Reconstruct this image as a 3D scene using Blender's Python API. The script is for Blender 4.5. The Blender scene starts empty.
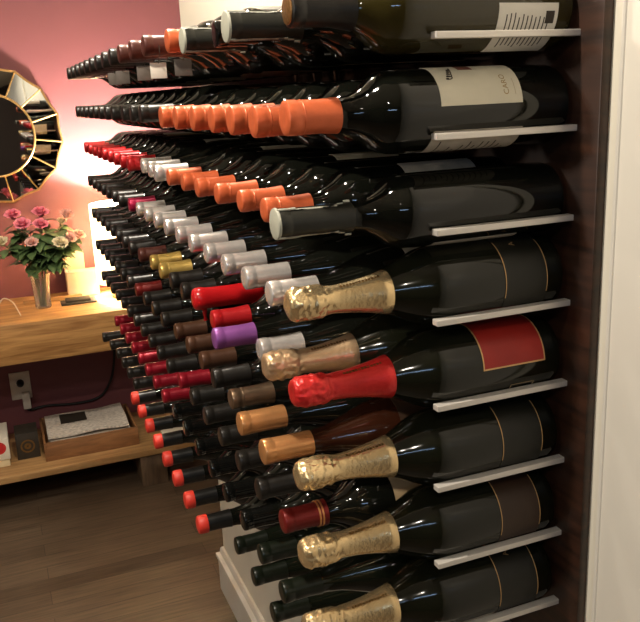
import bpy, bmesh, math, random
from mathutils import Vector, Matrix, noise
random.seed(7)
S = bpy.context.scene
C = S.collection
A = 0.56            # distance from the lens axis to the face of the rack panel
H = 1.66            # height of the camera above the floor
PI = math.pi

# ------------------------------------------------------------------ helpers
def lin(c):
    def f(v):
        v /= 255.0
        return v / 12.92 if v <= 0.04045 else ((v + 0.055) / 1.055) ** 2.4
    return (f(c[0]), f(c[1]), f(c[2]), 1.0)

def mat(name, c, rough=0.5, metal=0.0, var=0.12, scale=40.0, bump=0.0, bscale=200.0, spec=0.5, trans=0.0, ior=1.45, coat=0.0, stretch=(1, 1, 1)):
    """Principled surface whose colour is broken up by procedural noise."""
    m = bpy.data.materials.new(name); m.use_nodes = True
    nt = m.node_tree; b = nt.nodes['Principled BSDF']
    base = lin(c)
    tc = nt.nodes.new('ShaderNodeTexCoord')
    mp = nt.nodes.new('ShaderNodeMapping'); mp.inputs['Scale'].default_value = stretch
    nt.links.new(tc.outputs['Object'], mp.inputs['Vector'])
    n = nt.nodes.new('ShaderNodeTexNoise'); n.inputs['Scale'].default_value = scale; n.inputs['Detail'].default_value = 4
    nt.links.new(mp.outputs['Vector'], n.inputs['Vector'])
    r = nt.nodes.new('ShaderNodeValToRGB')
    r.color_ramp.elements[0].position = 0.3; r.color_ramp.elements[1].position = 0.7
    r.color_ramp.elements[0].color = tuple(v * (1 - var) for v in base[:3]) + (1,)
    r.color_ramp.elements[1].color = tuple(min(1, v * (1 + var)) for v in base[:3]) + (1,)
    nt.links.new(n.outputs['Fac'], r.inputs['Fac']); nt.links.new(r.outputs['Color'], b.inputs['Base Color'])
    b.inputs['Roughness'].default_value = rough; b.inputs['Metallic'].default_value = metal
    b.inputs['Specular IOR Level'].default_value = spec
    b.inputs['Transmission Weight'].default_value = trans; b.inputs['IOR'].default_value = ior
    b.inputs['Coat Weight'].default_value = coat
    if bump:
        n2 = nt.nodes.new('ShaderNodeTexNoise'); n2.inputs['Scale'].default_value = bscale; n2.inputs['Detail'].default_value = 3
        nt.links.new(mp.outputs['Vector'], n2.inputs['Vector'])
        bp = nt.nodes.new('ShaderNodeBump'); bp.inputs['Strength'].default_value = bump; bp.inputs['Distance'].default_value = 0.002
        nt.links.new(n2.outputs['Fac'], bp.inputs['Height']); nt.links.new(bp.outputs['Normal'], b.inputs['Normal'])
    return m

def wood(name, dark, light, rough=0.45, grain=(2, 30, 30), scale=3.0, coat=0.0):
    """Stretched noise grain: low frequency along the grain, high across it."""
    m = bpy.data.materials.new(name); m.use_nodes = True
    nt = m.node_tree; b = nt.nodes['Principled BSDF']
    tc = nt.nodes.new('ShaderNodeTexCoord'); mp = nt.nodes.new('ShaderNodeMapping')
    mp.inputs['Scale'].default_value = grain
    nt.links.new(tc.outputs['Object'], mp.inputs['Vector'])
    n = nt.nodes.new('ShaderNodeTexNoise'); n.inputs['Scale'].default_value = scale; n.inputs['Detail'].default_value = 6; n.inputs['Distortion'].default_value = 0.6
    nt.links.new(mp.outputs['Vector'], n.inputs['Vector'])
    r = nt.nodes.new('ShaderNodeValToRGB')
    r.color_ramp.elements[0].position = 0.32; r.color_ramp.elements[1].position = 0.68
    r.color_ramp.elements[0].color = lin(dark); r.color_ramp.elements[1].color = lin(light)
    nt.links.new(n.outputs['Fac'], r.inputs['Fac']); nt.links.new(r.outputs['Color'], b.inputs['Base Color'])
    b.inputs['Roughness'].default_value = rough; b.inputs['Coat Weight'].default_value = coat
    return m

def link(name, me, m=None, parent=None, loc=None, smooth=40):
    if m is not None:
        me.materials.clear(); me.materials.append(m)
    if smooth:
        me.polygons.foreach_set('use_smooth', [True] * len(me.polygons))
        me.set_sharp_from_angle(angle=math.radians(smooth))
    me.name = name
    o = bpy.data.objects.new(name, me); C.objects.link(o)
    if parent is not None: o.parent = parent
    if loc is not None: o.location = loc
    return o

def finish(bm):
    bmesh.ops.recalc_face_normals(bm, faces=bm.faces)
    me = bpy.data.meshes.new('m'); bm.to_mesh(me); bm.free(); return me

def empty(name, loc, label, cat, group=None, rot=(0, 0, 0)):
    o = bpy.data.objects.new(name, None); C.objects.link(o)
    o.location = loc; o.rotation_euler = rot; o.empty_display_size = 0.02
    o['label'] = label; o['category'] = cat
    if group: o['group'] = group
    return o

def tag(o, label, cat, group=None):
    o['label'] = label; o['category'] = cat
    if group: o['group'] = group
    return o

def add_box(bm, lo, hi, bev=0.0):
    vs = [bm.verts.new((x, y, z)) for x in (lo[0], hi[0]) for y in (lo[1], hi[1]) for z in (lo[2], hi[2])]
    fs = [(0, 1, 3, 2), (4, 6, 7, 5), (0, 4, 5, 1), (2, 3, 7, 6), (0, 2, 6, 4), (1, 5, 7, 3)]
    faces = [bm.faces.new([vs[i] for i in f]) for f in fs]
    if bev:
        es = list({e for f in faces for e in f.edges})
        bmesh.ops.bevel(bm, geom=es, offset=bev, segments=2, affect='EDGES', profile=0.5)

def box(lo, hi, bev=0.0):
    bm = bmesh.new(); add_box(bm, lo, hi, bev); return finish(bm)

def add_lathe(bm, prof, seg=40, axis='-X', wob=None):
    """Revolve (distance, radius) pairs; axis -X lays the thing on its side, Z stands it up."""
    rings = []
    for d, r in prof:
        if r < 1e-6:
            p = (-d, 0, 0) if axis == '-X' else (0, 0, d)
            rings.append([bm.verts.new(p)]); continue
        ring = []
        for i in range(seg):
            t = 2 * PI * i / seg
            q = r * (wob(d, t) if wob else 1)
            p = (-d, -q * math.cos(t), q * math.sin(t)) if axis == '-X' else (q * math.cos(t), q * math.sin(t), d)
            ring.append(bm.verts.new(p))
        rings.append(ring)
    for a, b in zip(rings, rings[1:]):
        for i in range(seg):
            j = (i + 1) % seg
            if len(a) == 1 and len(b) == 1: break
            if len(a) == 1: bm.faces.new((a[0], b[i], b[j]))
            elif len(b) == 1: bm.faces.new((a[i], a[j], b[0]))
            else: bm.faces.new((a[i], a[j], b[j], b[i]))

def lathe(prof, seg=40, axis='-X', wob=None):
    bm = bmesh.new(); add_lathe(bm, prof, seg, axis, wob); return finish(bm)

def add_tube(bm, pts, r, seg=8, taper=None):
    pts = [Vector(p) for p in pts]; rings = []
    for i, p in enumerate(pts):
        d = (pts[min(i + 1, len(pts) - 1)] - pts[max(i - 1, 0)]).normalized()
        u = d.orthogonal().normalized() if i == 0 else (u - d * u.dot(d)).normalized()
        v = d.cross(u); q = r if taper is None else r * taper[i]
        rings.append([bm.verts.new(p + (u * math.cos(2 * PI * k / seg) + v * math.sin(2 * PI * k / seg)) * q) for k in range(seg)])
    for a, b in zip(rings, rings[1:]):
        for k in range(seg):
            bm.faces.new((a[k], a[(k + 1) % seg], b[(k + 1) % seg], b[k]))
    bm.faces.new(rings[0][::-1]); bm.faces.new(rings[-1])

def tube(pts, r, seg=8, taper=None):
    bm = bmesh.new(); add_tube(bm, pts, r, seg, taper); return finish(bm)

def smooth_path(pts, n=8):
    pts = [Vector(p) for p in pts]; out = []
    for i in range(len(pts) - 1):
        p0 = pts[max(i - 1, 0)]; p1 = pts[i]; p2 = pts[i + 1]; p3 = pts[min(i + 2, len(pts) - 1)]
        for k in range(n):
            t = k / n
            out.append(0.5 * ((2 * p1) + (p2 - p0) * t + (2 * p0 - 5 * p1 + 4 * p2 - p3) * t * t + (3 * p1 - p0 - 3 * p2 + p3) * t ** 3))
    out.append(pts[-1]); return out

def cyl_pt(x, t, r):
    t = math.radians(t); return (-x, -r * math.cos(t), r * math.sin(t))

def add_patch(bm, x0, x1, t0, t1, r, th=0.0004, n=24):
    """A curved slip of paper on a bottle lying along -X; x measured from its base, t: 0 faces -Y, 90 up."""
    g = [[[bm.verts.new(cyl_pt(x0 + (x1 - x0) * a, t0 + (t1 - t0) * i / n, r + (th if k else -0.0003))) for a in (0, 1)] for i in range(n + 1)] for k in (0, 1)]
    for i in range(n):
        bm.faces.new((g[1][i][0], g[1][i][1], g[1][i + 1][1], g[1][i + 1][0]))
        bm.faces.new((g[0][i][0], g[0][i + 1][0], g[0][i + 1][1], g[0][i][1]))
        for a in (0, 1):
            bm.faces.new((g[0][i][a], g[1][i][a], g[1][i + 1][a], g[0][i + 1][a]))
    for i in (0, n):
        bm.faces.new((g[0][i][0], g[0][i][1], g[1][i][1], g[1][i][0]))

def patch(*a, **k):
    bm = bmesh.new(); add_patch(bm, *a, **k); return finish(bm)

def text_on(body, size, x, t, r, width=1.0):
    """Lettering wrapped round a bottle: reads along the circumference with the neck as its top."""
    cu = bpy.data.curves.new('t', 'FONT'); cu.body = body; cu.size = size; cu.align_x = 'CENTER'; cu.resolution_u = 3
    o = bpy.data.objects.new('t', cu); C.objects.link(o)
    dg = bpy.context.evaluated_depsgraph_get(); me = bpy.data.meshes.new_from_object(o.evaluated_get(dg))
    bpy.data.objects.remove(o); bpy.data.curves.remove(cu)
    for v in me.vertices:
        u, w = v.co.x * width, v.co.y
        v.co = Vector(cyl_pt(x + w, t + math.degrees(u / r), r))
    return me

# ------------------------------------------------------------------ materials
M = {}
M['glass_black'] = mat('black_green_glass', (14, 15, 11), 0.05, 0, 0.15, 20, spec=0.5)
M['glass_green'] = mat('dark_green_glass', (17, 21, 14), 0.06, 0, 0.15, 20)
M['glass_olive'] = mat('olive_glass', (48, 42, 18), 0.06, 0, 0.2, 12)
M['glass_champagne'] = mat('champagne_glass', (20, 21, 13), 0.10, 0, 0.12, 20)
M['glass_brown'] = mat('brown_glass', (46, 22, 12), 0.07, 0, 0.15, 20)
cap = {
    'orange':   mat('orange_foil', (214, 104, 62), 0.38, 0.25, 0.10, 60, 0.25, 90),
    'red':      mat('red_foil', (186, 30, 34), 0.35, 0.25, 0.10, 60, 0.25, 90),
    'crimson':  mat('crimson_foil', (150, 24, 40), 0.32, 0.35, 0.12, 60, 0.25, 90),
    'dark_red': mat('dark_red_foil', (112, 30, 26), 0.35, 0.25, 0.12, 60, 0.25, 90),
    'maroon':   mat('maroon_foil', (84, 44, 36), 0.38, 0.2, 0.12, 60, 0.2, 90),
    'silver':   mat('silver_foil', (246, 238, 230), 0.26, 0.68, 0.10, 60, 0.35, 70),
    'bronze':   mat('bronze_foil', (150, 126, 102), 0.28, 0.85, 0.12, 60, 0.3, 70),
    'copper':   mat('copper_foil', (224, 160, 102), 0.28, 0.65, 0.12, 60, 0.3, 70),
    'magenta':  mat('magenta_foil', (170, 30, 70), 0.33, 0.3, 0.10, 60, 0.2, 90),
    'purple':   mat('purple_foil', (146, 84, 156), 0.35, 0.3, 0.10, 60, 0.2, 90),
    'yellow':   mat('yellow_gold_foil', (216, 182, 100), 0.30, 0.6, 0.12, 60, 0.3, 80),
    'black':    mat('black_foil', (34, 31, 27), 0.34, 0.1, 0.15, 60, 0.2, 90),
    'brown':    mat('brown_foil', (84, 56, 40), 0.34, 0.25, 0.15, 60, 0.2, 90),
    'shiny':    mat('glossy_black_foil', (16, 16, 14), 0.12, 0.0, 0.15, 60),
    'green':    mat('dark_green_foil', (22, 27, 18), 0.28, 0.1, 0.15, 60),
    'redtip':   mat('black_foil_of_tipped_cap', (22, 21, 19), 0.30, 0.0, 0.15, 60),
    'pale':     mat('grey_olive_foil', (31, 31, 25), 0.40, 0.0, 0.12, 60, 0.15, 90),
}
M['red_tip'] = mat('scarlet_wax_tip', (214, 58, 44), 0.45, 0, 0.08, 60)
M['wax'] = mat('red_sealing_wax', (186, 26, 30), 0.22, 0, 0.10, 30, 0.2, 60)
M['foil_gold'] = mat('champagne_gold_foil', (228, 200, 150), 0.25, 0.75, 0.08, 70, 0.22, 260)
M['foil_rose'] = mat('pale_gold_foil', (228, 192, 150), 0.28, 0.7, 0.08, 70, 0.22, 260)
M['foil_red'] = mat('bright_red_foil', (206, 44, 42), 0.30, 0.3, 0.08, 70, 0.22, 260)
M['gold_end'] = mat('copper_gold_disc', (150, 110, 66), 0.35, 0.7, 0.3, 300)
M['paper'] = mat('label_paper', (214, 206, 182), 0.7, 0, 0.06, 30)
M['paper_grey'] = mat('grey_label_paper', (176, 166, 150), 0.7, 0, 0.15, 60)
M['paper_white'] = mat('white_label_paper', (226, 220, 206), 0.7, 0, 0.05, 30)
M['paper_dim'] = mat('tan_label_paper', (150, 128, 96), 0.7, 0, 0.12, 30)
M['paper_dull'] = mat('dull_grey_tag', (104, 96, 88), 0.5, 0, 0.15, 60)
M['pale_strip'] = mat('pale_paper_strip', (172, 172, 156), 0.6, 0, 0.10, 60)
M['label_dark'] = mat('black_label', (22, 22, 15), 0.45, 0, 0.1, 40)
M['label_brown'] = mat('brown_label', (56, 38, 26), 0.45, 0, 0.1, 40)
M['label_red'] = mat('red_label', (166, 40, 32), 0.45, 0, 0.08, 40)
M['gold_line'] = mat('gold_edge_print', (214, 172, 118), 0.4, 0.4, 0.1, 60)
M['ink'] = mat('dark_ink', (60, 52, 42), 0.7, 0, 0.1, 60)
M['ink_gold'] = mat('gold_ink', (150, 120, 60), 0.5, 0.2, 0.1, 60)
M['emblem'] = mat('red_brown_ink', (120, 70, 56), 0.7, 0, 0.2, 120)
M['alu'] = mat('brushed_aluminium', (220, 214, 205), 0.38, 0.4, 0.06, 30, 0.1, 60, stretch=(1, 14, 14))
M['walnut'] = wood('walnut_veneer', (30, 17, 11), (64, 38, 25), 0.38, (14, 1.6, 22), 3.0)
M['oak'] = wood('oak_slab', (142, 98, 54), (196, 150, 92), 0.42, (2.2, 12, 26), 2.2)
M['oak_pale'] = wood('pale_oak_shelf', (150, 112, 70), (190, 150, 100), 0.42, (2, 20, 20), 2.5)
M['crate'] = wood('cardboard_brown_wood', (120, 80, 48), (156, 108, 66), 0.6, (3, 20, 20), 3)
M['leg'] = wood('dull_oak_leg', (84, 66, 50), (112, 90, 68), 0.55, (20, 20, 3), 3)
M['white_wall'] = mat('cream_white_paint', (226, 220, 204), 0.6, 0, 0.02, 6, 0.05, 300)
M['white_trim'] = mat('white_gloss_trim', (222, 216, 204), 0.35, 0, 0.02, 8)
M['mauve'] = mat('mauve_wall_paint', (118, 68, 72), 0.6, 0, 0.04, 5, 0.06, 250)
M['ceiling'] = mat('ceiling_paint', (224, 216, 200), 0.8, 0, 0.02, 5)
M['rear'] = mat('dim_wall_paint', (62, 50, 45), 0.7, 0, 0.05, 4)
M['gold_frame'] = mat('antique_gold', (176, 140, 88), 0.35, 0.8, 0.2, 80)
M['mirror'] = mat('mirror_silvering', (214, 216, 212), 0.02, 1.0, 0.01, 3)
M['pink'] = mat('pink_petal', (234, 138, 158), 0.6, 0, 0.14, 60)
M['pale_pink'] = mat('pale_pink_petal', (236, 190, 178), 0.6, 0, 0.10, 60)
M['cream'] = mat('cream_petal', (232, 220, 186), 0.6, 0, 0.10, 60)
M['leaf'] = mat('rose_leaf', (90, 114, 70), 0.45, 0, 0.3, 40)
M['stem'] = mat('rose_stem', (66, 86, 44), 0.5, 0, 0.2, 40)
M['clear'] = mat('clear_glass', (244, 246, 242), 0.08, 0, 0.0, 5, trans=0.93, ior=1.45)
M['plastic_white'] = mat('white_plastic', (214, 206, 192), 0.4, 0, 0.03, 30)
M['plastic_black'] = mat('black_plastic', (22, 20, 19), 0.4, 0, 0.1, 30)
M['card_white'] = mat('white_card', (230, 222, 204), 0.65, 0, 0.05, 30)
M['card_cream'] = mat('cream_card', (226, 210, 170), 0.65, 0, 0.06, 30)
M['dark_card'] = mat('charcoal_card', (50, 44, 36), 0.6, 0, 0.15, 40)
M['red_dot'] = mat('red_print', (190, 40, 40), 0.6, 0, 0.05, 40)
M['brass'] = mat('dull_brass', (140, 108, 62), 0.35, 0.8, 0.1, 60)

def newsprint():
    m = bpy.data.materials.new('newsprint'); m.use_nodes = True
    nt = m.node_tree; b = nt.nodes['Principled BSDF']
    tc = nt.nodes.new('ShaderNodeTexCoord'); mp = nt.nodes.new('ShaderNodeMapping')
    mp.inputs['Scale'].default_value = (60, 150, 14)
    n = nt.nodes.new('ShaderNodeTexNoise'); n.inputs['Scale'].default_value = 1.0; n.inputs['Detail'].default_value = 2
    r = nt.nodes.new('ShaderNodeValToRGB'); r.color_ramp.elements[0].position = 0.40; r.color_ramp.elements[1].position = 0.56
    r.color_ramp.elements[0].color = lin((186, 176, 164)); r.color_ramp.elements[1].color = lin((222, 212, 198))
    nt.links.new(tc.outputs['Object'], mp.inputs['Vector']); nt.links.new(mp.outputs['Vector'], n.inputs['Vector'])
    nt.links.new(n.outputs['Fac'], r.inputs['Fac']); nt.links.new(r.outputs['Color'], b.inputs['Base Color'])
    b.inputs['Roughness'].default_value = 0.8
    return m
M['news'] = newsprint()

def floor_mat():
    m = bpy.data.materials.new('dark_oak_boards'); m.use_nodes = True
    nt = m.node_tree; b = nt.nodes['Principled BSDF']
    tc = nt.nodes.new('ShaderNodeTexCoord')
    br = nt.nodes.new('ShaderNodeTexBrick')
    br.inputs['Scale'].default_value = 1.0; br.inputs['Brick Width'].default_value = 0.9; br.inputs['Row Height'].default_value = 0.085
    br.inputs['Mortar Size'].default_value = 0.0012; br.inputs['Mortar Smooth'].default_value = 0.3
    br.inputs['Color1'].default_value = lin((88, 73, 59)); br.inputs['Color2'].default_value = lin((112, 95, 78)); br.inputs['Mortar'].default_value = lin((58, 46, 36))
    br.offset = 0.37
    mp = nt.nodes.new('ShaderNodeMapping'); mp.inputs['Scale'].default_value = (3, 45, 1)
    n = nt.nodes.new('ShaderNodeTexNoise'); n.inputs['Scale'].default_value = 2.0; n.inputs['Detail'].default_value = 6
    nt.links.new(tc.outputs['Object'], br.inputs['Vector']); nt.links.new(tc.outputs['Object'], mp.inputs['Vector'])
    nt.links.new(mp.outputs['Vector'], n.inputs['Vector'])
    r = nt.nodes.new('ShaderNodeValToRGB'); r.color_ramp.elements[0].position = 0.3; r.color_ramp.elements[1].position = 0.75
    r.color_ramp.elements[0].color = (0.55, 0.53, 0.5, 1); r.color_ramp.elements[1].color = (1.15, 1.12, 1.08, 1)
    nt.links.new(n.outputs['Fac'], r.inputs['Fac'])
    mx = nt.nodes.new('ShaderNodeMix'); mx.data_type = 'RGBA'; mx.blend_type = 'MULTIPLY'; mx.inputs['Factor'].default_value = 1.0
    nt.links.new(br.outputs['Color'], mx.inputs['A']); nt.links.new(r.outputs['Color'], mx.inputs['B'])
    nt.links.new(mx.outputs['Result'], b.inputs['Base Color'])
    b.inputs['Roughness'].default_value = 0.42
    return m
M['floor'] = floor_mat()

# ------------------------------------------------------------------ the room
def struct(name, me, m, smooth=30):
    o = link(name, me, m, smooth=smooth); o['kind'] = 'structure'; return o
WY = 3.85            # back wall
WX = 0.572           # face of the white wall the rack hangs on
END = 2.458          # where that wall stops
struct('floor', box((-2.6, -2.4, -0.05), (3.2, WY + 0.1, 0)), M['floor'])
struct('ceiling', box((-2.6, -2.4, 2.55), (3.2, WY + 0.1, 2.6)), M['ceiling'])
struct('wall_back', box((-2.6, WY, 0), (3.2, WY + 0.1, 2.55)), M['mauve'])
struct('wall_left', box((-2.6, -2.4, 0), (-2.5, WY, 2.55)), M['rear'])
struct('wall_rear', box((-2.5, -2.4, 0), (WX, -2.3, 2.55)), M['rear'])
struct('wall_right', box((WX, -2.3, 0), (WX + 0.16, END, 2.55)), M['white_wall'])
struct('wall_side', box((3.1, -2.3, 0), (3.2, WY, 2.55)), M['rear'])
# skirting with a stepped top round the foot of the white wall
bm = bmesh.new()
pr = [(0, 0), (0.018, 0), (0.018, 0.122), (0.024, 0.126), (0.024, 0.138), (0.012, 0.144), (0.010, 0.160), (0.006, 0.166), (0, 0.168)]
ra = [bm.verts.new((WX - a, -0.2, z)) for a, z in pr]; rb = [bm.verts.new((WX - a, END + a, z)) for a, z in pr]; rc = [bm.verts.new((WX + 0.16, END + a, z)) for a, z in pr]
for p, q in ((ra, rb), (rb, rc)):
    for i in range(len(pr) - 1): bm.faces.new((p[i], q[i], q[i + 1], p[i + 1]))
bm.faces.new(ra); bm.faces.new(rc[::-1])
struct('baseboard_right', finish(bm), M['white_trim'])
# door casing at the near end: flat board with a bead along its edge
bm = bmesh.new()
add_box(bm, (WX - 0.012, -0.3, 0), (WX, 0.626, 2.3), 0.002)
add_tube(bm, [(WX - 0.011, 0.6275, 0.0), (WX - 0.011, 0.6275, 2.3)], 0.0032, 10)
struct('trim_1', finish(bm), M['white_trim'])

# ------------------------------------------------------------------ the rack
P = 0.1646 * A                       # pitch of columns and rows
Y0 = 1.228 * A                       # near edge of the first fin
GAP = 0.0714; FW = P - GAP           # gap a bottle lies in, width of a fin
NROW, NCOL = 9, 19
def fin_z(r): return H + (0.0876 - 0.1646 * r) * A + 0.0015      # top face of the fins of a row
def axis_y(k): return Y0 + FW / 2 + GAP / 2 + P * k
PT, PB = H + 0.178 * A, H - 1.315 * A
rack = empty('wine_rack', (A, 0.655, PB), 'tall dark walnut wall panel with rows of flat aluminium bottle fins', 'wine rack')
link('panel', box((0, 0, 0), (WX - A, END - 0.001 - 0.655, PT - PB), 0.0015), M['walnut'], rack)
def fin_span(j):
    c = Y0 + P * j
    if j == 0: return Y0, Y0 + FW / 2
    if j == NCOL: return c, c + FW / 2
    return c, c + FW
rest = bmesh.new(); fin_mesh = {}
for r in range(NROW):
    for j in range(NCOL + 1):
        y0, y1 = fin_span(j)
        # the first fin is narrow: shift so every gap stays GAP wide
        if j > 0: y0 = axis_y(j - 1) + GAP / 2; y1 = y0 + (FW if j < NCOL else FW / 2)
        w = round(y1 - y0, 5)
        if j < 11:
            if w not in fin_mesh:
                fin_mesh[w] = box((-0.1635, 0, -0.0065), (0.001, w, 0), 0.0008); fin_mesh[w].materials.append(M['alu'])
            o = bpy.data.objects.new('shelf_fin', fin_mesh[w]); C.objects.link(o); o.parent = rack
            o.location = (0, y0 - 0.655, fin_z(r) - PB)
        else:
            add_box(rest, (-0.1635, y0 - 0.655, fin_z(r) - PB - 0.0065), (0.001, y1 - 0.655, fin_z(r) - PB), 0.0008)
o = link('distant_shelf_fins', finish(rest), M['alu'], rack); o['kind'] = 'stuff'

# ------------------------------------------------------------------ bottles
_mesh = {}
def cached(key, fn, m, smooth=40):
    if key not in _mesh:
        me = fn(); me.materials.append(m)
        me.polygons.foreach_set('use_smooth', [True] * len(me.polygons)); me.set_sharp_from_angle(angle=math.radians(smooth))
        _mesh[key] = me
    return _mesh[key]
def part(name, me, parent):
    o = bpy.data.objects.new(name, me); C.objects.link(o); o.parent = parent; return o

def bordeaux(L, R, nr=0.0140, down=0.0):
    s = L - 0.30 + down
    return [(0.006, 0), (0.004, R * .6), (0, R * .82), (0.003, R * .95), (0.010, R), (0.183 + s * .5, R), (0.193 + s * .5, R * .985), (0.203 + s * .5, R * .93), (0.211 + s * .5, R * .82),
            (0.218 + s * .5, R * .66), (0.225 + s * .5, R * .53), (0.234 + s * .5, nr + .0030), (0.246 + s * .5, nr + .0012), (L - 0.018, nr), (L - 0.016, nr + .0002), (L - 0.008, nr + .0002), (L - 0.0015, nr - .001), (L - .0015, 0)]
def burgundy(L, R, nr=0.0142):
    s = L - 0.30
    return [(0.006, 0), (0.004, R * .6), (0, R * .82), (0.003, R * .95), (0.010, R), (0.140 + s * .5, R), (0.158 + s * .5, R * .96), (0.176 + s * .5, R * .85), (0.194 + s * .5, R * .69), (0.210 + s * .5, R * .54),
            (0.225 + s * .5, nr + .0038), (0.243 + s * .5, nr + .0012), (L - 0.018, nr), (L - 0.016, nr + .0002), (L - 0.008, nr + .0002), (L - 0.0015, nr - .001), (L - .0015, 0)]
def champagne(L, R):
    return [(0.008, 0), (0.005, R * .55), (0, R * .80), (0.004, R * .93), (0.014, R), (0.132, R), (0.146, R * .985), (0.158, R * .93), (0.172, R * .80), (0.186, R * .64), (0.197, R * .515), (0.212, .0180), (0.235, .0140), (0.260, .0122), (L - 0.012, .0122), (L - .004, .011), (L - .004, 0)]

def capsule(L, n, nr=0.0140, prof=None, wide=0.0):
    """Foil sleeve over the last n metres of the neck, with a lip ring at the mouth."""
    q = nr + 0.0008 + wide
    b = L - n
    pr = [(L, 0), (L + .0003, q * .55), (L, q * .86), (L - .0012, q + .0003), (L - .0030, q + .0008), (L - .0115, q + .0008), (L - .0128, q + .0001), (L - .0145, q + .0003)]
    rb = 0
    for (x0, r0), (x1, r1) in zip(prof, prof[1:]):
        if x0 <= b <= x1: rb = r0 + (r1 - r0) * (b - x0) / max(1e-6, x1 - x0)
    mid = (b + L - .015) / 2
    pr += [(mid, q + .0002), (b + .012, max(q + .0004, rb * .5 + q * .5 + .0003)), (b, max(q + .0006, rb + .0009)), (b - .0002, max(q, rb + .0002)), (b, nr * .5)]
    return pr

def foil_wob(d, t):
    return 1.0
def make_foil(L, seed):
    head = L
    pr = [(L + .0025, 0), (L + .0035, .006), (L + .0035, .0112), (L + .0015, .0142), (L - .003, .0160), (L - .012, .0166), (L - .022, .0166), (L - .029, .0160), (L - .033, .0148), (L - .038, .0140), (L - .046, .0142), (L - .056, .0148), (L - .068, .0163), (L - .081, .0184), (L - .094, .0210), (L - .1035, .0233), (L - .1040, .0229), (L - .1035, .018)]
    # finer rings in the head so that the crumpled foil and the wire beneath it show
    fine = []
    for (a, ra), (b, rb) in zip(pr, pr[1:]):
        n = max(1, int(abs(b - a) / .0016)) if a > L - .045 else 1
        for i in range(n): fine.append((a + (b - a) * i / n, ra + (rb - ra) * i / n))
    fine.append(pr[-1])
    def wob(d, t):
        if d < L - .044: return 1 + .006 * noise.noise((d * 60, math.cos(t) * 3 + seed, math.sin(t) * 3))
        k = min(1.0, (d - (L - .044)) / .008)
        v = noise.noise((d * 150 + seed, math.cos(t) * 2.2, math.sin(t) * 2.2)) * .10 + noise.noise((d * 330 + seed, math.cos(t) * 5, math.sin(t) * 5)) * .07 + .05 * math.cos(t * 4 + seed)
        cage = .035 * max(0, math.cos(t * 4)) ** 6 + (.05 if L - .034 < d < L - .029 else 0)
        return 1 + k * (v + cage)
    return lathe(fine, 64, '-X', wob)

ORD = ['nearest', 'second nearest', 'third nearest', 'fourth nearest', 'fifth nearest', 'sixth nearest', 'seventh nearest', 'eighth nearest', 'ninth nearest', 'tenth nearest', 'eleventh nearest', 'twelfth nearest']
NUM = ['zero', 'one', 'two', 'three', 'four', 'five', 'six', 'seven', 'eight', 'nine', 'ten', 'eleven', 'twelve', 'thirteen', 'fourteen', 'fifteen', 'sixteen', 'seventeen', 'eighteen', 'nineteen']
ROWN = ['top row', 'second row from the top', 'third row from the top', 'fourth row from the top', 'fifth row from the top', 'sixth row from the top', 'seventh row from the top', 'eighth row from the top', 'bottom row']
DESC = {'orange': 'orange-capped', 'red': 'red-capped', 'crimson': 'crimson-capped', 'dark_red': 'dark-red-capped', 'maroon': 'maroon-capped', 'silver': 'silver-capped',
        'bronze': 'bronze-capped', 'copper': 'copper-capped', 'magenta': 'magenta-capped', 'purple': 'purple-capped', 'yellow': 'yellow-gold-capped', 'black': 'black-capped',
        'brown': 'brown-capped', 'shiny': 'glossy black-necked', 'green': 'dark-green-necked', 'redtip': 'red-tipped black-necked', 'pale': 'pale-edged grey-capped',
        'wax': 'red-wax-dipped', 'gold': 'gold-foiled', 'foilred': 'red-foiled', 'rose': 'pale-gold-foiled', 'golddisc': 'dark-capped'}
GROUP = {'orange': 'orange-capped wine bottles', 'silver': 'silver-capped wine bottles', 'red': 'red-capped wine bottles', 'redtip': 'red-tipped wine bottles', 'black': 'black-capped wine bottles',
         'gold': 'gold-foiled champagne bottles'}

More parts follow.
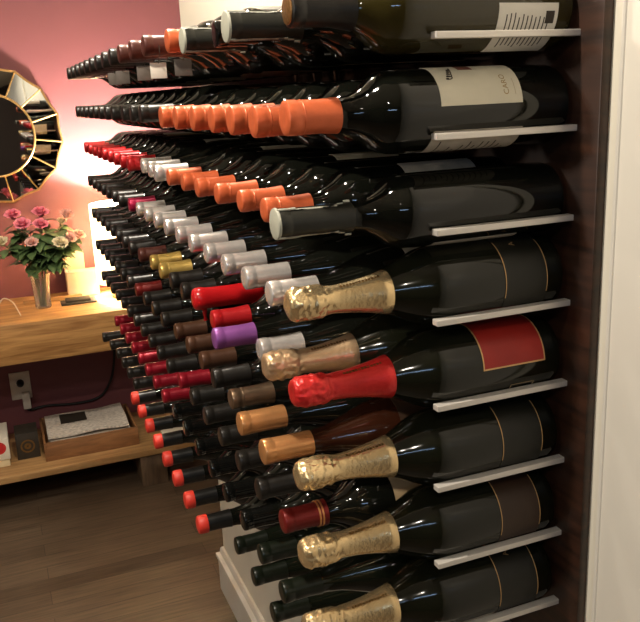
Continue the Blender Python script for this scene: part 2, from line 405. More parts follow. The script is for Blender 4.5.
# per row: (column, style, tip position as a fraction of A)
rows = [
    [(0, 'golddisc', .481), (1, 'pale', .425), (2, 'shiny', .445), (3, 'pale', .42), (4, 'orange', .42), (5, 'maroon', .395), (6, 'maroon', .39), (7, 'maroon', .385)] + [(k, 'black', .383) for k in range(8, 17)],
    [(0, 'orange', .465), (1, 'orange', .462), (2, 'orange', .465), (3, 'orange', .468), (4, 'orange', .465), (5, 'orange', .46), (6, 'orange', .457)] + [(k, 'black', .43 if k < 10 else .418) for k in range(7, 18)],
    [(0, 'pale', .435), (1, 'orange', .467), (2, 'orange', .468), (3, 'orange', .463), (4, 'orange', .458), (5, 'orange', .46), (6, 'orange', .455), (7, 'silver', .45), (8, 'silver', .462), (9, 'silver', .47)] + [(k, 'red', .45) for k in range(10, 19)],
    [(0, 'gold', .447)] + [(k, 'silver', .467) for k in range(1, 11)] + [(11, 'magenta', .465)] + [(k, 'black', .45) for k in range(12, 19)],
    [(0, 'foilred', .447), (1, 'rose', .449), (2, 'silver', .49), (3, 'purple', .43), (4, 'red', .47), (5, 'wax', .462), (6, 'black', .467), (7, 'black', .468), (8, 'yellow', .468), (9, 'yellow', .47), (10, 'maroon', .458)] + [(k, 'black', .45) for k in range(11, 19)],
    [(0, 'gold', .447), (1, 'copper', .432), (2, 'copper', .432), (3, 'bronze', .46), (4, 'black', .46), (5, 'brown', .468), (6, 'brown', .468), (7, 'brown', .468)] + [(k, 'black', .46) for k in (8, 9, 10)] + [(11, 'dark_red', .457)] + [(k, 'black', .452) for k in range(12, 19)],
    [(0, 'gold', .447), (1, 'dark_red', .467), (2, 'black', .465), (3, 'black', .467), (4, 'black', .467), (5, 'black', .467), (6, 'black', .466), (7, 'crimson', .466)] + [(k, 'black', .462) for k in range(8, 19)],
    [(0, 'gold', .447), (1, 'green', .456), (2, 'green', .46), (3, 'shiny', .467), (4, 'shiny', .467), (5, 'shiny', .468), (6, 'shiny', .468), (7, 'shiny', .468), (8, 'shiny', .468)] + [(k, 'crimson', .465) for k in range(9, 17)],
    [(2, 'green', .48), (3, 'green', .485), (4, 'green', .486)] + [(k, 'redtip', .42) for k in range(5, 13)] + [(k, 'black', .455) for k in range(13, 17)] + [(17, 'black', .447), (18, 'black', .43)],
]
CAPLEN = {'silver': .056, 'copper': .060, 'bronze': .060, 'purple': .056, 'yellow': .058, 'orange': .053, 'redtip': .055, 'pale': .078, 'golddisc': .062, 'shiny': .045, 'green': .050}
for r, row in enumerate(rows):
    count = {}
    for k, st, xt in row: count[st] = count.get(st, 0) + 1
    seen = {}
    for k, st, xt in row:
        i = seen.get(st, 0); seen[st] = i + 1; n = count[st]
        champ = st in ('gold', 'foilred', 'rose')
        if r >= 2: xt += .006
        L = round(A - 0.004 - xt * A, 4); base = A - 0.0025
        L = base - xt * A
        if champ: L -= 0.004
        if L > 0.335: base -= (L - 0.335); L = 0.335
        L = round(L, 3)
        R = .0430 if champ else {'silver': .0385, 'purple': .0366, 'wax': .041, 'redtip': .037, 'orange': .0385, 'copper': .0385, 'green': .0375}.get(st, .038)
        if (r, k) == (1, 0): R = .0405
        if (r, k) == (4, 4): R = .0366
        if r == 0: R = .042 if k > 3 or k == 0 else .039
        if r == 1 and k > 6: R = .041
        h = math.sqrt((R + .0006) ** 2 - (GAP / 2) ** 2)
        word = 'champagne bottle' if champ else 'wine bottle'
        if n == 1: lab = '%s %s lying alone of its kind in the %s' % (DESC[st], word, ROWN[r])
        else:
            pos = ORD[i] if i <= (n - 1) / 2 and n > 2 or i == 0 else ORD[n - 1 - i].replace('nearest', 'farthest')
            lab = '%s %s, %s of %s in the %s' % (DESC[st], word, pos, NUM[n], ROWN[r])
        if (r, k) == (1, 0): lab = 'orange-capped wine bottle with cream label, nearest of seven in the second row from the top'
        if (r, k) == (0, 0): lab = 'olive wine bottle with white back label nearest in the top row'
        if st == 'foilred': lab = 'champagne bottle with bright red foil and red label in the fifth row'
        if st == 'wax': lab = 'wine bottle with neck dipped in dripping red sealing wax'
        root = empty('champagne_bottle' if champ else 'wine_bottle', (base, axis_y(k), fin_z(r) + h), lab, 'champagne' if champ else 'wine bottle',
                     'champagne bottles at the near end of the rack' if champ else DESC[st] + ' wine bottles on the rack')
        rnd = random.Random(r * 100 + k)
        # body
        nr = {'silver': .0118, 'copper': .0126, 'bronze': .0126, 'pale': .0128, 'golddisc': .0142, 'green': .0122, 'wax': .0132}.get(st, .0130)
        if st == 'orange': nr = (.0132, .0150, .0116)[r]
        if champ:
            pr = champagne(L, R); gm = M['glass_champagne']
        elif st in ('copper', 'bronze', 'purple', 'silver', 'green') or (st == 'brown'):
            pr = burgundy(L, R, nr); gm = M['glass_brown'] if (r, k) == (5, 1) else M['glass_black']
        else:
            pr = bordeaux(L, R, nr, {'wax': -.090, 'pale': -.040}.get(st, 0)); gm = M['glass_black']
        if st == 'green': gm = M['glass_green']
        if (r, k) == (0, 0): gm = M['glass_olive']
        if (r, k) == (4, 5): gm = M['glass_black']
        kind = pr[6]
        part('glass_body', cached(('b', L, R, nr, st == 'pale', kind, gm.name), lambda: lathe(pr, 48), gm), root)
        # neck dressing
        if champ:
            fm = {'gold': M['foil_gold'], 'foilred': M['foil_red'], 'rose': M['foil_rose']}[st]
            foil = part('neck_foil', cached(('f', L, r, k), lambda: make_foil(L, r * 3.7 + k), fm, 60), root)
            # embossed band of lettering too small to read: short raised strokes
            bm = bmesh.new()
            for q in range(13):
                x = L - .052 - q * .0034; rr = .0140 + (q / 13.0) ** 1.4 * .0060
                add_patch(bm, x - .0011 - .0006 * rnd.random(), x + .0008, 64, 64 + 7 + 4 * rnd.random(), rr + .0012, .0004, 3)
            part('embossing', cached(('e', L, r, k), lambda: finish(bm), M['brass']), foil)
        elif st == 'wax':
            n_ = .106
            pw = [(L + .002, 0), (L + .002, .008), (L, .0145), (L - .004, .0172), (L - .012, .0178), (L - .018, .0168), (L - .028, .0160), (L - .060, .0160), (L - n_ + .006, .0168), (L - n_, .0172), (L - n_ - .002, .0160), (L - n_, .010)]
            wx = part('wax_seal', cached(('w', L), lambda: lathe(pw, 40, '-X', lambda d, t: 1 + .03 * noise.noise((d * 40, math.cos(t) * 1.5, math.sin(t) * 1.5))), M['wax']), root)
            part('wax_drip', cached(('wd', L), lambda: tube(smooth_path([(-L + .016, 0, -.014), (-L + .016, 0, -.022), (-L + .0165, .0005, -.030), (-L + .017, .001, -.036)], 4), .0035, 10, [1.5, 1.3, 1.2, 1.1, 1.0, .9, .8, .75, .7, .75, .9, 1.0, .6][:13]), M['wax']), wx)
        else:
            cl = CAPLEN.get(st, .055)
            cm = cap['black'] if st == 'golddisc' else cap[st]
            cp = part('capsule', cached(('c', st, L, R, nr), lambda: lathe(capsule(L, cl, nr, pr, .0008 if st in ('silver', 'copper') else 0), 36), cm), root)
            if st == 'redtip':
                q = nr + .0019
                part('wax_tip', cached(('rt', L, nr), lambda: lathe([(L + .002, 0), (L + .0018, q * .6), (L + .0004, q * .92), (L - .002, q + .0004), (L - .014, q + .0004), (L - .0152, q), (L - .015, q * .8)], 36), M['red_tip']), cp)['label'] = 'scarlet tip'
            if st in ('silver', 'copper', 'bronze', 'yellow', 'orange'):
                q = nr + .0026
                part('end_ring', cached(('er', st, L, nr), lambda: lathe([(L - .0155, q - .003), (L - .0155, q - .0014), (L - .0163, q - .0010), (L - .0171, q - .0014), (L - .0171, q - .003)], 36), cm), cp)
            if st == 'golddisc':
                part('end_disc', cached(('gd', L, nr), lambda: lathe([(L + .0016, 0), (L + .0016, .011), (L + .0008, .0128), (L, .013)], 36), M['gold_end']), cp)
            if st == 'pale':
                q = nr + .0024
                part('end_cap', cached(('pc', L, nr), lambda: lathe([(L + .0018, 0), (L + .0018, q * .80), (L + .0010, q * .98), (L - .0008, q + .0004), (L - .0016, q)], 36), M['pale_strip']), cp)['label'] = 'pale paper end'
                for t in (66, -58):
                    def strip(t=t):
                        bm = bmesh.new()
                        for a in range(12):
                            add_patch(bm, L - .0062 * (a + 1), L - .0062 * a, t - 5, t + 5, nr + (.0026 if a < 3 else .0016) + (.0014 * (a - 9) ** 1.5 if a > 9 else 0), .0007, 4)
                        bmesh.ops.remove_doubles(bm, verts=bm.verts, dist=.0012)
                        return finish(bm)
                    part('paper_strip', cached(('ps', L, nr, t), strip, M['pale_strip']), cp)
            if (r, k) == (6, 1):
                for x in (.043, .047):
                    part('band', lathe([(L - x, .0145), (L - x, .0158), (L - x - .002, .0158), (L - x - .002, .0145)], 36), cp).data.materials.append(M['copper'] if 'copper' in M else cap['copper'])
        if r == 0 and k in (4, 5, 6, 8, 9):
            tg = part('neck_tag', cached(('tag', L, k == 5), lambda: box((-L + .008, -.0006, -.044), (-L + .031, .0006, -.0225), .0004), M['paper_white'] if k == 5 else M['paper_dull']), root)
            part('string', cached(('tags', L), lambda: tube([(-L + .020, -.0165, 0), (-L + .020, -.0160, -.010), (-L + .020, -.0010, -.0235)], .0006, 5), M['ink']), tg)
        # labels on the glass
        def lab_(name, key, x0, x1, t0, t1, m, parent=root, up=0.0):
            o = part(name, cached(key + (x0, x1, t0, t1, R), lambda: patch(x0, x1, t0, t1, R + up), m), parent); return o
        if (r, k) == (1, 0):
            lb = lab_('front_label', ('fl',), .060, .152, 6, 128, M['paper']); lb['label'] = 'cream front label'
            part('lettering', text_on('CARO', .0085, .075, 34, R + .0006), lb).data.materials.append(M['ink_gold'])
            part('lettering', text_on('\u2014\u2014\u2014', .006, .066, 30, R + .0006), lb).data.materials.append(M['ink_gold'])
            sc = []
            for q in range(60):
                u = q / 59.0
                sc.append(cyl_pt(.137 + .0035 * math.sin(u * 31) * (1 - .5 * u) - .006 * u, 44 + 24 * u + 2 * math.cos(u * 31), R + .0008))
            part('script', tube(sc, .0005, 5), lb).data.materials.append(M['ink'])
            part('crest', patch(.104, .120, 66, 82, R + .0002), lb).data.materials.append(M['emblem'])
            b2 = lab_('back_label', ('bl',), .056, .158, -104, -28, M['paper_grey']); b2['label'] = 'pale grey back label'
            bm = bmesh.new()
            for q in range(12):
                add_patch(bm, .066 + q * .0072, .0675 + q * .0072, -94, -94 + 20 + 30 * rnd.random(), R + .0001, .0004, 8)
            part('print', finish(bm), b2).data.materials.append(M['ink'])
        elif (r, k) == (0, 0):
            b2 = lab_('back_label', ('bl0',), .022, .090, -76, 2, M['paper_white']); b2['label'] = 'white back label'
            bm = bmesh.new()
            for q in range(11):
                add_patch(bm, .032 + q * .0048, .0333 + q * .0048, -64 + 8 * rnd.random(), -18 + 8 * rnd.random(), R + .0001, .0004, 8)
            add_patch(bm, .026, .036, -24, -8, R + .0001, .0004, 6)
            part('print', finish(bm), b2).data.materials.append(M['ink'])
        elif (r, k) == (2, 0):
            lab_('back_label', ('bl2',), .050, .150, -110, -58, M['paper_grey'])
        elif champ and k == 0:
            if st == 'foilred':
                lb = lab_('front_label', ('cl',), .026, .104, 4, 120, M['label_red']); lb['label'] = 'red label with gold edge'
                bm = bmesh.new()
                for a in ((.026, .0275, 4, 120), (.1025, .104, 4, 120), (.026, .104, 4, 6.2), (.026, .104, 117.8, 120)):
                    add_patch(bm, *a, R + .0002, .0004)
                part('gold_border', finish(bm), lb).data.materials.append(M['gold_line'])
                bm = bmesh.new()
                for a in ((.036, .066, -29, -28), (.036, .037, -38, -28), (.065, .066, -38, -28)):
                    add_patch(bm, *a, R, .0004, 6)
                part('barcode_sticker', finish(bm), root).data.materials.append(M['paper_dim'])
            else:
                lb = lab_('front_label', ('cl2', r), .026, .078, -34, 112, M['label_brown'] if r == 6 else M['label_dark'])
                for a in ((.026, .0268, -16, 66), (.077, .0779, -18, 70)):
                    part('gold_border', cached(('gb', a, R), lambda: patch(*a, R + .0002, .0004), M['gold_line']), lb)
                if r in (3, 7):
                    part('lettering', text_on('A', .009, .054, 62, R + .0007), lb).data.materials.append(M['gold_line'])
        elif champ:
            lab_('front_label', ('c1',), .030, .10, 20, 130, M['label_dark'])
        elif (r, k) == (6, 1):
            lab_('front_label', ('p1',), .055, .160, -60, 100, M['paper_dim'])
        elif (r, k) == (5, 1):
            lab_('front_label', ('p2',), .050, .150, -50, 100, M['label_brown'])
        elif r == 0 and k in (5, 6, 8, 9, 10, 12, 13):
            lab_('front_label', ('p3',), .070, .165, -95, -20, M['paper_grey'])
        elif rnd.random() < .55:
            t = rnd.choice((-150, -60, 20, 90, 160))
            lab_('front_label', ('p', k % 3, t, st == 'silver'), .045, .135 if k % 2 else .145, t - 62, t + 62, [M['paper'], M['paper_grey'], M['paper_dim']][k % 3])

# ------------------------------------------------------------------ console table, shelf and what stands on them
TZ = H - 0.838; FY = 3.362
tb = link('console_table', box((-1.15, FY, TZ - .168), (1.05, WY - .001, TZ), .004), M['oak'])
tag(tb, 'thick floating oak console table along the mauve wall', 'table')
SZ = H - 1.482
sh = empty('low_bench_shelf', (-0.2, 3.6, 0), 'low pale oak shelf near the floor under the console table', 'shelf')
link('board', box((-0.95, FY - 3.6, SZ - .030), (0.920, WY - .001 - 3.6, SZ), .003), M['oak_pale'], sh)
for x in (-0.90, 0.645):
    link('leg', box((x, FY + .012 - 3.6, 0), (x + .115, WY - .03 - 3.6, SZ - .030), .003), M['leg'], sh)

# lamp
LX, LY = 0.505, 3.615
lamp = empty('table_lamp', (LX, LY, TZ), 'lit white drum-shade table lamp glowing on the oak console', 'lamp')
link('base', lathe([(0, 0), (0, .07), (.008, .07), (.014, .05), (.02, .016), (.06, .012), (.10, .012), (.10, 0)], 36, 'Z'), M['brass'], lamp)
shade = bpy.data.materials.new('lit_lamp_fabric'); shade.use_nodes = True
nt = shade.node_tree; nt.nodes.clear()
out = nt.nodes.new('ShaderNodeOutputMaterial'); mxs = nt.nodes.new('ShaderNodeMixShader'); mxs.inputs[0].default_value = 0.55
d1 = nt.nodes.new('ShaderNodeBsdfDiffuse'); t1 = nt.nodes.new('ShaderNodeBsdfTranslucent')
wv = nt.nodes.new('ShaderNodeTexNoise'); wv.inputs['Scale'].default_value = 250
rp = nt.nodes.new('ShaderNodeValToRGB'); rp.color_ramp.elements[0].color = lin((238, 226, 200)); rp.color_ramp.elements[1].color = lin((250, 242, 222))
nt.links.new(wv.outputs['Fac'], rp.inputs['Fac']); nt.links.new(rp.outputs['Color'], d1.inputs['Color']); nt.links.new(rp.outputs['Color'], t1.inputs['Color'])
nt.links.new(d1.outputs[0], mxs.inputs[1]); nt.links.new(t1.outputs[0], mxs.inputs[2]); nt.links.new(mxs.outputs[0], out.inputs['Surface'])
link('lamp_shade', lathe([(.072, .130), (.072, .1275), (.415, .1275), (.415, .130), (.072, .130)], 48, 'Z'), shade, lamp)
bulbm = bpy.data.materials.new('bulb_glow'); bulbm.use_nodes = True
bb = bulbm.node_tree.nodes['Principled BSDF']; bb.inputs['Emission Color'].default_value = (1, .78, .5, 1); bb.inputs['Emission Strength'].default_value = 30
link('bulb', lathe([(.10, 0), (.10, .009), (.20, .009), (.215, .016), (.240, .028), (.260, .032), (.280, .028), (.295, .012), (.298, 0)], 24, 'Z'), bulbm, lamp)

# vase and roses
VX, VY = 0.138, 3.59
vase = empty('glass_vase', (VX, VY, TZ), 'clear glass vase of roses on the oak console', 'vase')
link('vessel', lathe([(0, 0), (0, .030), (.004, .033), (.06, .034), (.12, .038), (.150, .044), (.150, .0415), (.12, .0355), (.06, .0315), (.008, .030), (.008, 0)], 36, 'Z'), M['clear'], vase)
def bloom(seed, size):
    rn = random.Random(seed); bm = bmesh.new()
    for layer, (n, rad, tilt, hh) in enumerate(((3, .10, .10, .85), (4, .22, .25, .90), (5, .34, .50, .88), (6, .42, .85, .72))):
        for i in range(n):
            a = 2 * PI * (i + .5 * layer) / n + rn.uniform(-.2, .2)
            g = []
            for u in range(5):
                row = []
                for v in range(5):
                    s = (v - 2) / 2.0; f = u / 4.0
                    w = .42 * math.sin(PI * (.18 + .72 * f)) * (1 + .2 * layer)
                    lean = tilt * f * f
                    rr = rad * (.35 + .65 * f) + lean * .28; z = hh * f * (1 - .28 * lean) - layer * .02
                    ang = a + s * w / max(.22, rr) * .9
                    rr2 = rr + .03 * (abs(s) ** 2) * f * layer
                    row.append(bm.verts.new((size * rr2 * math.cos(ang), size * rr2 * math.sin(ang), size * (z - .08 * s * s * f))))
                g.append(row)
            for u in range(4):
                for v in range(4): bm.faces.new((g[u][v], g[u][v + 1], g[u + 1][v + 1], g[u + 1][v]))
    return finish(bm)
def leaf_into(bm, p, d, size, rn):
    d = d.normalized(); s = d.cross(Vector((rn.uniform(-.4, .4), rn.uniform(-.4, .4), 1))).normalized(); up = s.cross(d)
    rows_ = []
    for i, (f, w) in enumerate(((0, .05), (.2, .55), (.45, .8), (.7, .6), (.9, .25), (1.0, .02))):
        c = p + d * size * f + Vector((0, 0, -size * .35 * f * f))
        rows_.append([bm.verts.new(c - s * size * .42 * w + up * size * .10 * w), bm.verts.new(c), bm.verts.new(c + s * size * .42 * w + up * size * .10 * w)])
    for a, b in zip(rows_, rows_[1:]):
        for j in (0, 1): bm.faces.new((a[j], a[j + 1], b[j + 1], b[j]))
roses = [  # x, y, z relative to the lens, size, petals, label
    (.066, 3.52, -.420, .040, 'pink', 'open pink rose highest at the left of the bouquet'),
    (.096, 3.48, -.455, .042, 'pink', 'full pink rose just below the highest left one'),
    (.172, 3.55, -.424, .042, 'pink', 'wide pink rose at the top middle of the bouquet'),
    (.164, 3.49, -.464, .038, 'pink', 'deep pink rose just below the top middle one'),
    (.270, 3.54, -.440, .036, 'pale_pink', 'pale pink rose alone at the top right of the bouquet'),
    (.248, 3.56, -.470, .024, 'cream', 'small greenish bud below the top right rose'),
    (.121, 3.47, -.530, .032, 'pale_pink', 'small pale pink rose low in the front middle'),
    (.012, 3.52, -.525, .036, 'cream', 'cream rose leaning out at the far left of the bouquet'),
    (.226, 3.46, -.540, .038, 'cream', 'cream white rose in front at the right of the bouquet'),
    (.268, 3.50, -.532, .034, 'pale_pink', 'blush rose between the cream white one and outermost right one'),
    (.308, 3.54, -.528, .034, 'pale_pink', 'pale pink rose outermost at the right of the bouquet'),
]
for i, (x, y, z, s, c, l) in enumerate(roses):
    rn = random.Random(i * 13 + 1)
    top = Vector((x, y, z + H - s * .5)); foot = Vector((VX + rn.uniform(-.014, .014), VY + rn.uniform(-.014, .014), TZ + .012))
    rim = Vector((VX + max(-.026, min(.026, (x - VX) * .35)), VY + max(-.024, min(.024, (y - VY) * .4)), TZ + .150))
    root = empty('rose', top, l, 'flower', 'roses in the glass vase')
    d = (top - rim).normalized()
    bl = link('bloom', bloom(i, s * 1.25), M[c], root); bl.rotation_euler = Vector((0, 0, 1)).rotation_difference((d + Vector((0, -.3, .6))).normalized()).to_euler()
    path = smooth_path([foot - top, rim - top, (rim * .45 + top * .55 + Vector((0, 0, .012))) - top, Vector((0, 0, s * .1))], 6)
    link('stem', tube(path, .0022, 6), M['stem'], root)
    bm = bmesh.new()
    for q in range(20):
        f = rn.uniform(.16, .88); pp = rim.lerp(top, f) - top + Vector((0, 0, .012 * math.sin(f * 3)))
        a = rn.uniform(0, 2 * PI); leaf_into(bm, pp, Vector((math.cos(a), math.sin(a) * .9, rn.uniform(-.35, .45))), rn.uniform(.055, .085), rn)
    link('leaves', finish(bm), M['leaf'], root)

# things on the console
cb = empty('letter_box', (.322, 3.750, TZ), 'white card box beside the lamp at the console back', 'box')
link('carton', box((-.066, -.03, 0), (.070, .03, .105), .002), M['card_white'], cb)
link('rim', box((-.069, -.033, .105), (.073, .033, .113), .002), M['card_white'], cb)
o = link('cream_card', box((-.045, -.004, 0), (.045, .004, .19), .001), M['card_cream'], loc=(.302, 3.812, TZ + .0005)); tag(o, 'cream card standing behind the white card box', 'card')
bm = bmesh.new(); add_box(bm, (-.125, -.022, 0), (.125, .022, .012), .002); add_box(bm, (-.125, -.022, .012), (.125, -.016, .018), .001)
o = link('wooden_tray', finish(bm), M['oak_pale'], loc=(.185, 3.70, TZ + .0003)); tag(o, 'slim pale wooden tray lying behind the glass vase', 'tray')
bm = bmesh.new(); add_box(bm, (-.075, -.04, 0), (.075, .04, .008), .003); add_box(bm, (-.055, -.028, .008), (.050, .03, .020), .004)
o = link('dark_dish', finish(bm), M['dark_card'], loc=(.285, 3.60, TZ + .0003)); tag(o, 'dark low dish in front of the white card box', 'dish')
o = link('white_cable', tube(smooth_path([(-.20, 3.66, TZ + .003), (-.06, 3.68, TZ + .004), (-.02, 3.70, TZ + .035), (.015, 3.64, TZ + .030), (.035, 3.55, TZ + .004), (.04, 3.48, TZ + .003)], 8), .0026, 8), M['plastic_white'])
tag(o, 'thin white cable looping over the console left of the vase', 'cable')

# mirror on the back wall
MX, MZ = .030, H - .118
mr = empty('wall_mirror', (MX, WY - .001, MZ), 'round sunburst mirror in a thin scalloped gold frame on the mauve wall', 'mirror')
RI, RO, NS = .172, .290, 15
def mp(r_, a, y): return (r_ * math.cos(a), y, r_ * math.sin(a))
def disc(r_, y0, y1, seg=64):
    bm = bmesh.new()
    f = [bm.verts.new(mp(r_, 2 * PI * i / seg, y1)) for i in range(seg)]; b = [bm.verts.new(mp(r_, 2 * PI * i / seg, y0)) for i in range(seg)]
    bm.faces.new(f); bm.faces.new(b[::-1])
    for i in range(seg): bm.faces.new((f[i], f[(i + 1) % seg], b[(i + 1) % seg], b[i]))
    return finish(bm)
link('backing', disc(RI + .06, -.0, -.012), M['plastic_black'], mr)
link('round_glass', disc(RI, -.012, -.036), M['mirror'], mr)
edge = []
off = math.radians(-8)
for i in range(NS):
    a0 = off + 2 * PI * i / NS; a1 = off + 2 * PI * (i + 1) / NS
    n = 6; arc_i = [mp(RI + .004, a0 + (a1 - a0) * q / n, -.034) for q in range(n + 1)]
    arc_o = []
    for q in range(n + 1):
        f = q / n; rr = RO * (1 - .035 * math.sin(PI * f)) ; arc_o.append(mp(rr, a0 + (a1 - a0) * f, -.028))
    edge += arc_o[:-1]
    bm = bmesh.new()
    vi = [bm.verts.new(p) for p in arc_i]; vo = [bm.verts.new(p) for p in arc_o]
    wi = [bm.verts.new((p[0], -.002, p[2])) for p in arc_i]; wo = [bm.verts.new((p[0], -.002, p[2])) for p in arc_o]
    for q in range(n):
        bm.faces.new((vi[q], vi[q + 1], vo[q + 1], vo[q])); bm.faces.new((wi[q], wo[q], wo[q + 1], wi[q + 1]))
        bm.faces.new((vo[q], vo[q + 1], wo[q + 1], wo[q])); bm.faces.new((vi[q], wi[q], wi[q + 1], vi[q + 1]))
    bm.faces.new((vi[0], vo[0], wo[0], wi[0])); bm.faces.new((vi[n], wi[n], wo[n], vo[n]))
    link('mirror_facet', finish(bm), M['mirror'], mr, smooth=20)
    link('spoke', tube([mp(RI + .002, a0, -.037), mp(RO, a0, -.029)], .0034, 8), M['gold_frame'], mr)
link('outer_frame', tube(edge + [edge[0]], .0050, 8), M['gold_frame'], mr)
link('inner_frame', tube([mp(RI + .002, 2 * PI * i / 72, -.037) for i in range(73)], .0050, 8), M['gold_frame'], mr)

# socket, plug and cable on the wall below the console
ot = empty('wall_outlet', (0, WY, H - 1.254), 'white wall socket plate with plugs under the console', 'outlet')
link('plate', box((-.045, -.007, -.066), (.045, 0, .066), .003), M['plastic_white'], ot)
link('adapter', box((.000, -.050, -.105), (.034, -.007, -.030), .004), M['plastic_white'], ot)
link('plug', lathe([(0, 0), (0, .017), (.018, .016), (.028, .010), (.034, .005), (.034, 0)], 20, 'Z'), M['plastic_black'], ot, loc=(0, -.007, .014)).rotation_euler = (PI / 2, 0, 0)
o = link('power_cord', tube(smooth_path([(.017, WY - .03, H - 1.363), (.03, WY - .012, H - 1.378), (.10, WY - .008, H - 1.372), (.24, WY - .008, H - 1.385), (.345, WY - .009, H - 1.372), (.400, WY - .010, H - 1.310), (.430, WY - .010, H - 1.22), (.448, WY - .010, H - 1.07), (.45, WY - .010, H - 1.012)], 10), .0062, 8), M['plastic_black'], ot)
o.location = (0, -WY, -(H - 1.254)); o['label'] = 'black cable drooping along the wall'

# things on the low shelf
bx = empty('wooden_box', (.258, 3.60, SZ), 'open brown wooden box heaped with newspapers on the low shelf', 'box')
link('bottom', box((-.190, -.150, 0), (.190, .150, .010)), M['crate'], bx)
for nm, lo, hi in (('front_panel', (-.190, -.160, 0), (.190, -.150, .084)), ('back_panel', (-.190, .150, 0), (.190, .160, .084)), ('end_panel', (-.200, -.160, 0), (-.190, .160, .084)), ('end_panel', (.190, -.160, 0), (.200, .160, .084))):
    link(nm, box(lo, hi, .001), M['crate'], bx)
def paper(w, d, z, seed, lift):
    bm = bmesh.new(); g = []
    for k in (0, 1):
        g.append([[bm.verts.new((w * (i / 12 - .5), d * (j / 8 - .5), z + lift * noise.noise((i * .22 + seed, j * .25, 0)) + .5 * lift * math.sin(j / 8 * PI) - k * .008)) for j in range(9)] for i in range(13)])
    for k in (0, 1):
        for i in range(12):
            for j in range(8):
                q = (g[k][i][j], g[k][i + 1][j], g[k][i + 1][j + 1], g[k][i][j + 1]); bm.faces.new(q if k == 0 else q[::-1])
    for i in range(12):
        for j in (0, 8): bm.faces.new((g[0][i][j], g[0][i + 1][j], g[1][i + 1][j], g[1][i][j]))
    for j in range(8):
        for i in (0, 12): bm.faces.new((g[0][i][j], g[0][i][j + 1], g[1][i][j + 1], g[1][i][j]))
    return finish(bm)
for i, (z, w, d, rz, dx, l) in enumerate(((.030, .35, .27, .01, 0, 'lowest folded newspaper inside the open wooden box'), (.052, .345, .27, -.02, .002, 'second folded newspaper from the bottom in the wooden box'), (.074, .34, .268, .02, 0, 'folded newspaper just under the topmost in the wooden box'), (.098, .345, .268, -.01, -.005, 'topmost newspaper with a dark picture on the wooden box'))):
    o = link('newspaper', paper(w, d, 0, i * 3.3, .010), M['news'], loc=(.258 + dx, 3.60, SZ + z), smooth=60); o.rotation_euler.z = rz
    tag(o, l, 'newspaper', 'newspapers in the wooden box')
    if i == 3:
        bm = bmesh.new(); g = [[bm.verts.new((w * ((a + 2.2) / 12 - .5), d * ((b + 3.4) / 8 - .5), .010 * noise.noise(((a + 2.2) * .22 + 9.9, (b + 3.4) * .25, 0)) + .005 * math.sin((b + 3.4) / 8 * PI) + .0012)) for b in range(5)] for a in range(5)]
        for a in range(4):
            for b in range(4): bm.faces.new((g[a][b], g[a + 1][b], g[a + 1][b + 1], g[a][b + 1]))
        link('picture', finish(bm), M['dark_card'], o)
db = empty('small_dark_box', (-.006, 3.575, SZ), 'small charcoal box with a round emblem left of the wooden box', 'box')
link('carton', box((-.047, -.060, 0), (.047, .060, .118), .002), M['dark_card'], db)
def ring_front(r0, r1, y, cx, cz, seg=28):
    bm = bmesh.new(); L_ = [[bm.verts.new((cx + q * math.cos(2 * PI * i / seg), yy, cz + q * math.sin(2 * PI * i / seg))) for i in range(seg)] for q, yy in ((r0, y), (r0, y - .0006), (r1, y - .0006), (r1, y))]
    for a, b in zip(L_, L_[1:] + L_[:1]):
        for i in range(seg): bm.faces.new((a[i], a[(i + 1) % seg], b[(i + 1) % seg], b[i]))
    return finish(bm)
link('emblem', ring_front(.023, .030, -.060, 0, .058), M['brass'], db); link('emblem', ring_front(.004, .014, -.060, 0, .058), M['brass'], db)
wb = empty('white_carton', (-.155, 3.57, SZ), 'white carton with a red disc at the left end of the low shelf', 'box')
link('carton', box((-.085, -.10, .034), (.075, .10, .128), .002), M['card_white'], wb)
link('base', box((-.085, -.095, 0), (.070, .10, .034), .002), M['card_cream'], wb)
link('red_disc', ring_front(.0005, .027, -.100, .036, .088), M['red_dot'], wb)
o = link('white_folder', box((-.06, -.09, 0), (.06, .09, .012), .001), M['card_white'], loc=(.630, 3.51, SZ + .0003)); tag(o, 'white folder lying on the right end of the low shelf', 'folder')

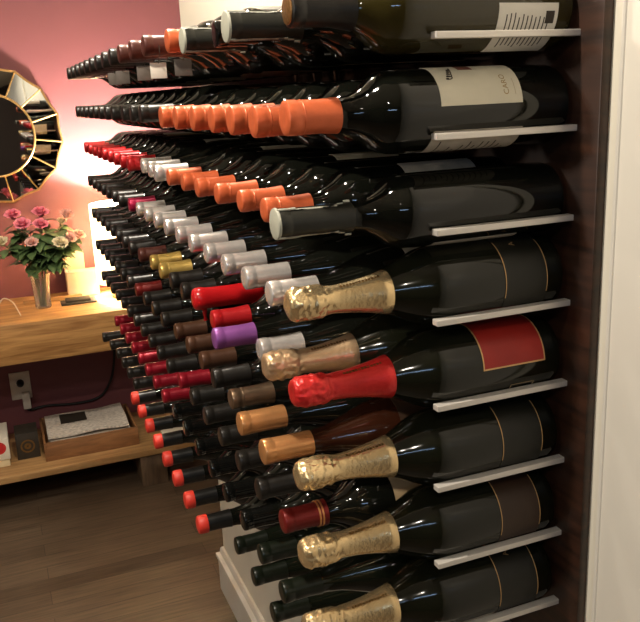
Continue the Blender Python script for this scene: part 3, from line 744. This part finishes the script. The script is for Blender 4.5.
# ------------------------------------------------------------------ light
def area(name, loc, target, size, power, col, shape='DISK', size_y=None, spread=PI):
    l = bpy.data.lights.new(name, 'AREA'); l.shape = shape; l.size = size
    if size_y: l.size_y = size_y
    l.energy = power; l.color = col; l.spread = spread
    o = bpy.data.objects.new(name, l); C.objects.link(o); o.location = loc
    o.rotation_euler = (Vector(target) - Vector(loc)).to_track_quat('-Z', 'Y').to_euler(); return o
warm = (1.0, .90, .76)
for i, (x, y, p) in enumerate(((-.15, .75, 20), (.32, 1.70, 24), (-.45, 2.4, 4), (-1.4, .3, 7), (-1.5, 1.8, 7), (-.5, -.8, 9))):
    area('downlight', (x, y, 2.54), (x, y, 0), .07, p, warm)
area('blue_streak_light', (-.1, -.6, H + .17), (.3, .7, H - .3), .6, 1.3, (.45, .68, 1.0), 'RECTANGLE', .012)  # unseen bluish strip behind the camera, added for blue streaks on the necks
pl = bpy.data.lights.new('lamp_bulb', 'POINT'); pl.energy = 160; pl.color = (1, .88, .74); pl.shadow_soft_size = .03
po = bpy.data.objects.new('lamp_bulb', pl); C.objects.link(po); po.location = (LX, LY, TZ + .335)
area('left_light', (-2.2, 1.1, 2.0), (.3, 1.1, 1.3), .16, 12, warm)  # unseen light from the left, added to brighten the cap ends
w = bpy.data.worlds.new('dim_room_air'); S.world = w; w.use_nodes = True
w.node_tree.nodes['Background'].inputs['Color'].default_value = (1, .85, .7, 1); w.node_tree.nodes['Background'].inputs['Strength'].default_value = 0.02

# ------------------------------------------------------------------ camera
cd = bpy.data.cameras.new('camera'); cam = bpy.data.objects.new('camera', cd); C.objects.link(cam)
cd.sensor_width = 36; cd.lens = 813 / 640 * 36; cd.clip_start = .02
Rm = ((0.92566774, -0.13516934, 0.35336735), (-0.37597694, -0.22448035, 0.89902721), (-0.04219689, -0.96505846, -0.25861477))
m4 = Matrix.Identity(4)
for i in range(3):
    m4[i][0] = Rm[i][0]; m4[i][1] = -Rm[i][1]; m4[i][2] = -Rm[i][2]
m4.translation = (0, 0, H); cam.matrix_world = m4
S.camera = cam
S.view_settings.view_transform = 'Standard'; S.view_settings.look = 'None'; S.view_settings.gamma = 1; S.view_settings.exposure = 0.0
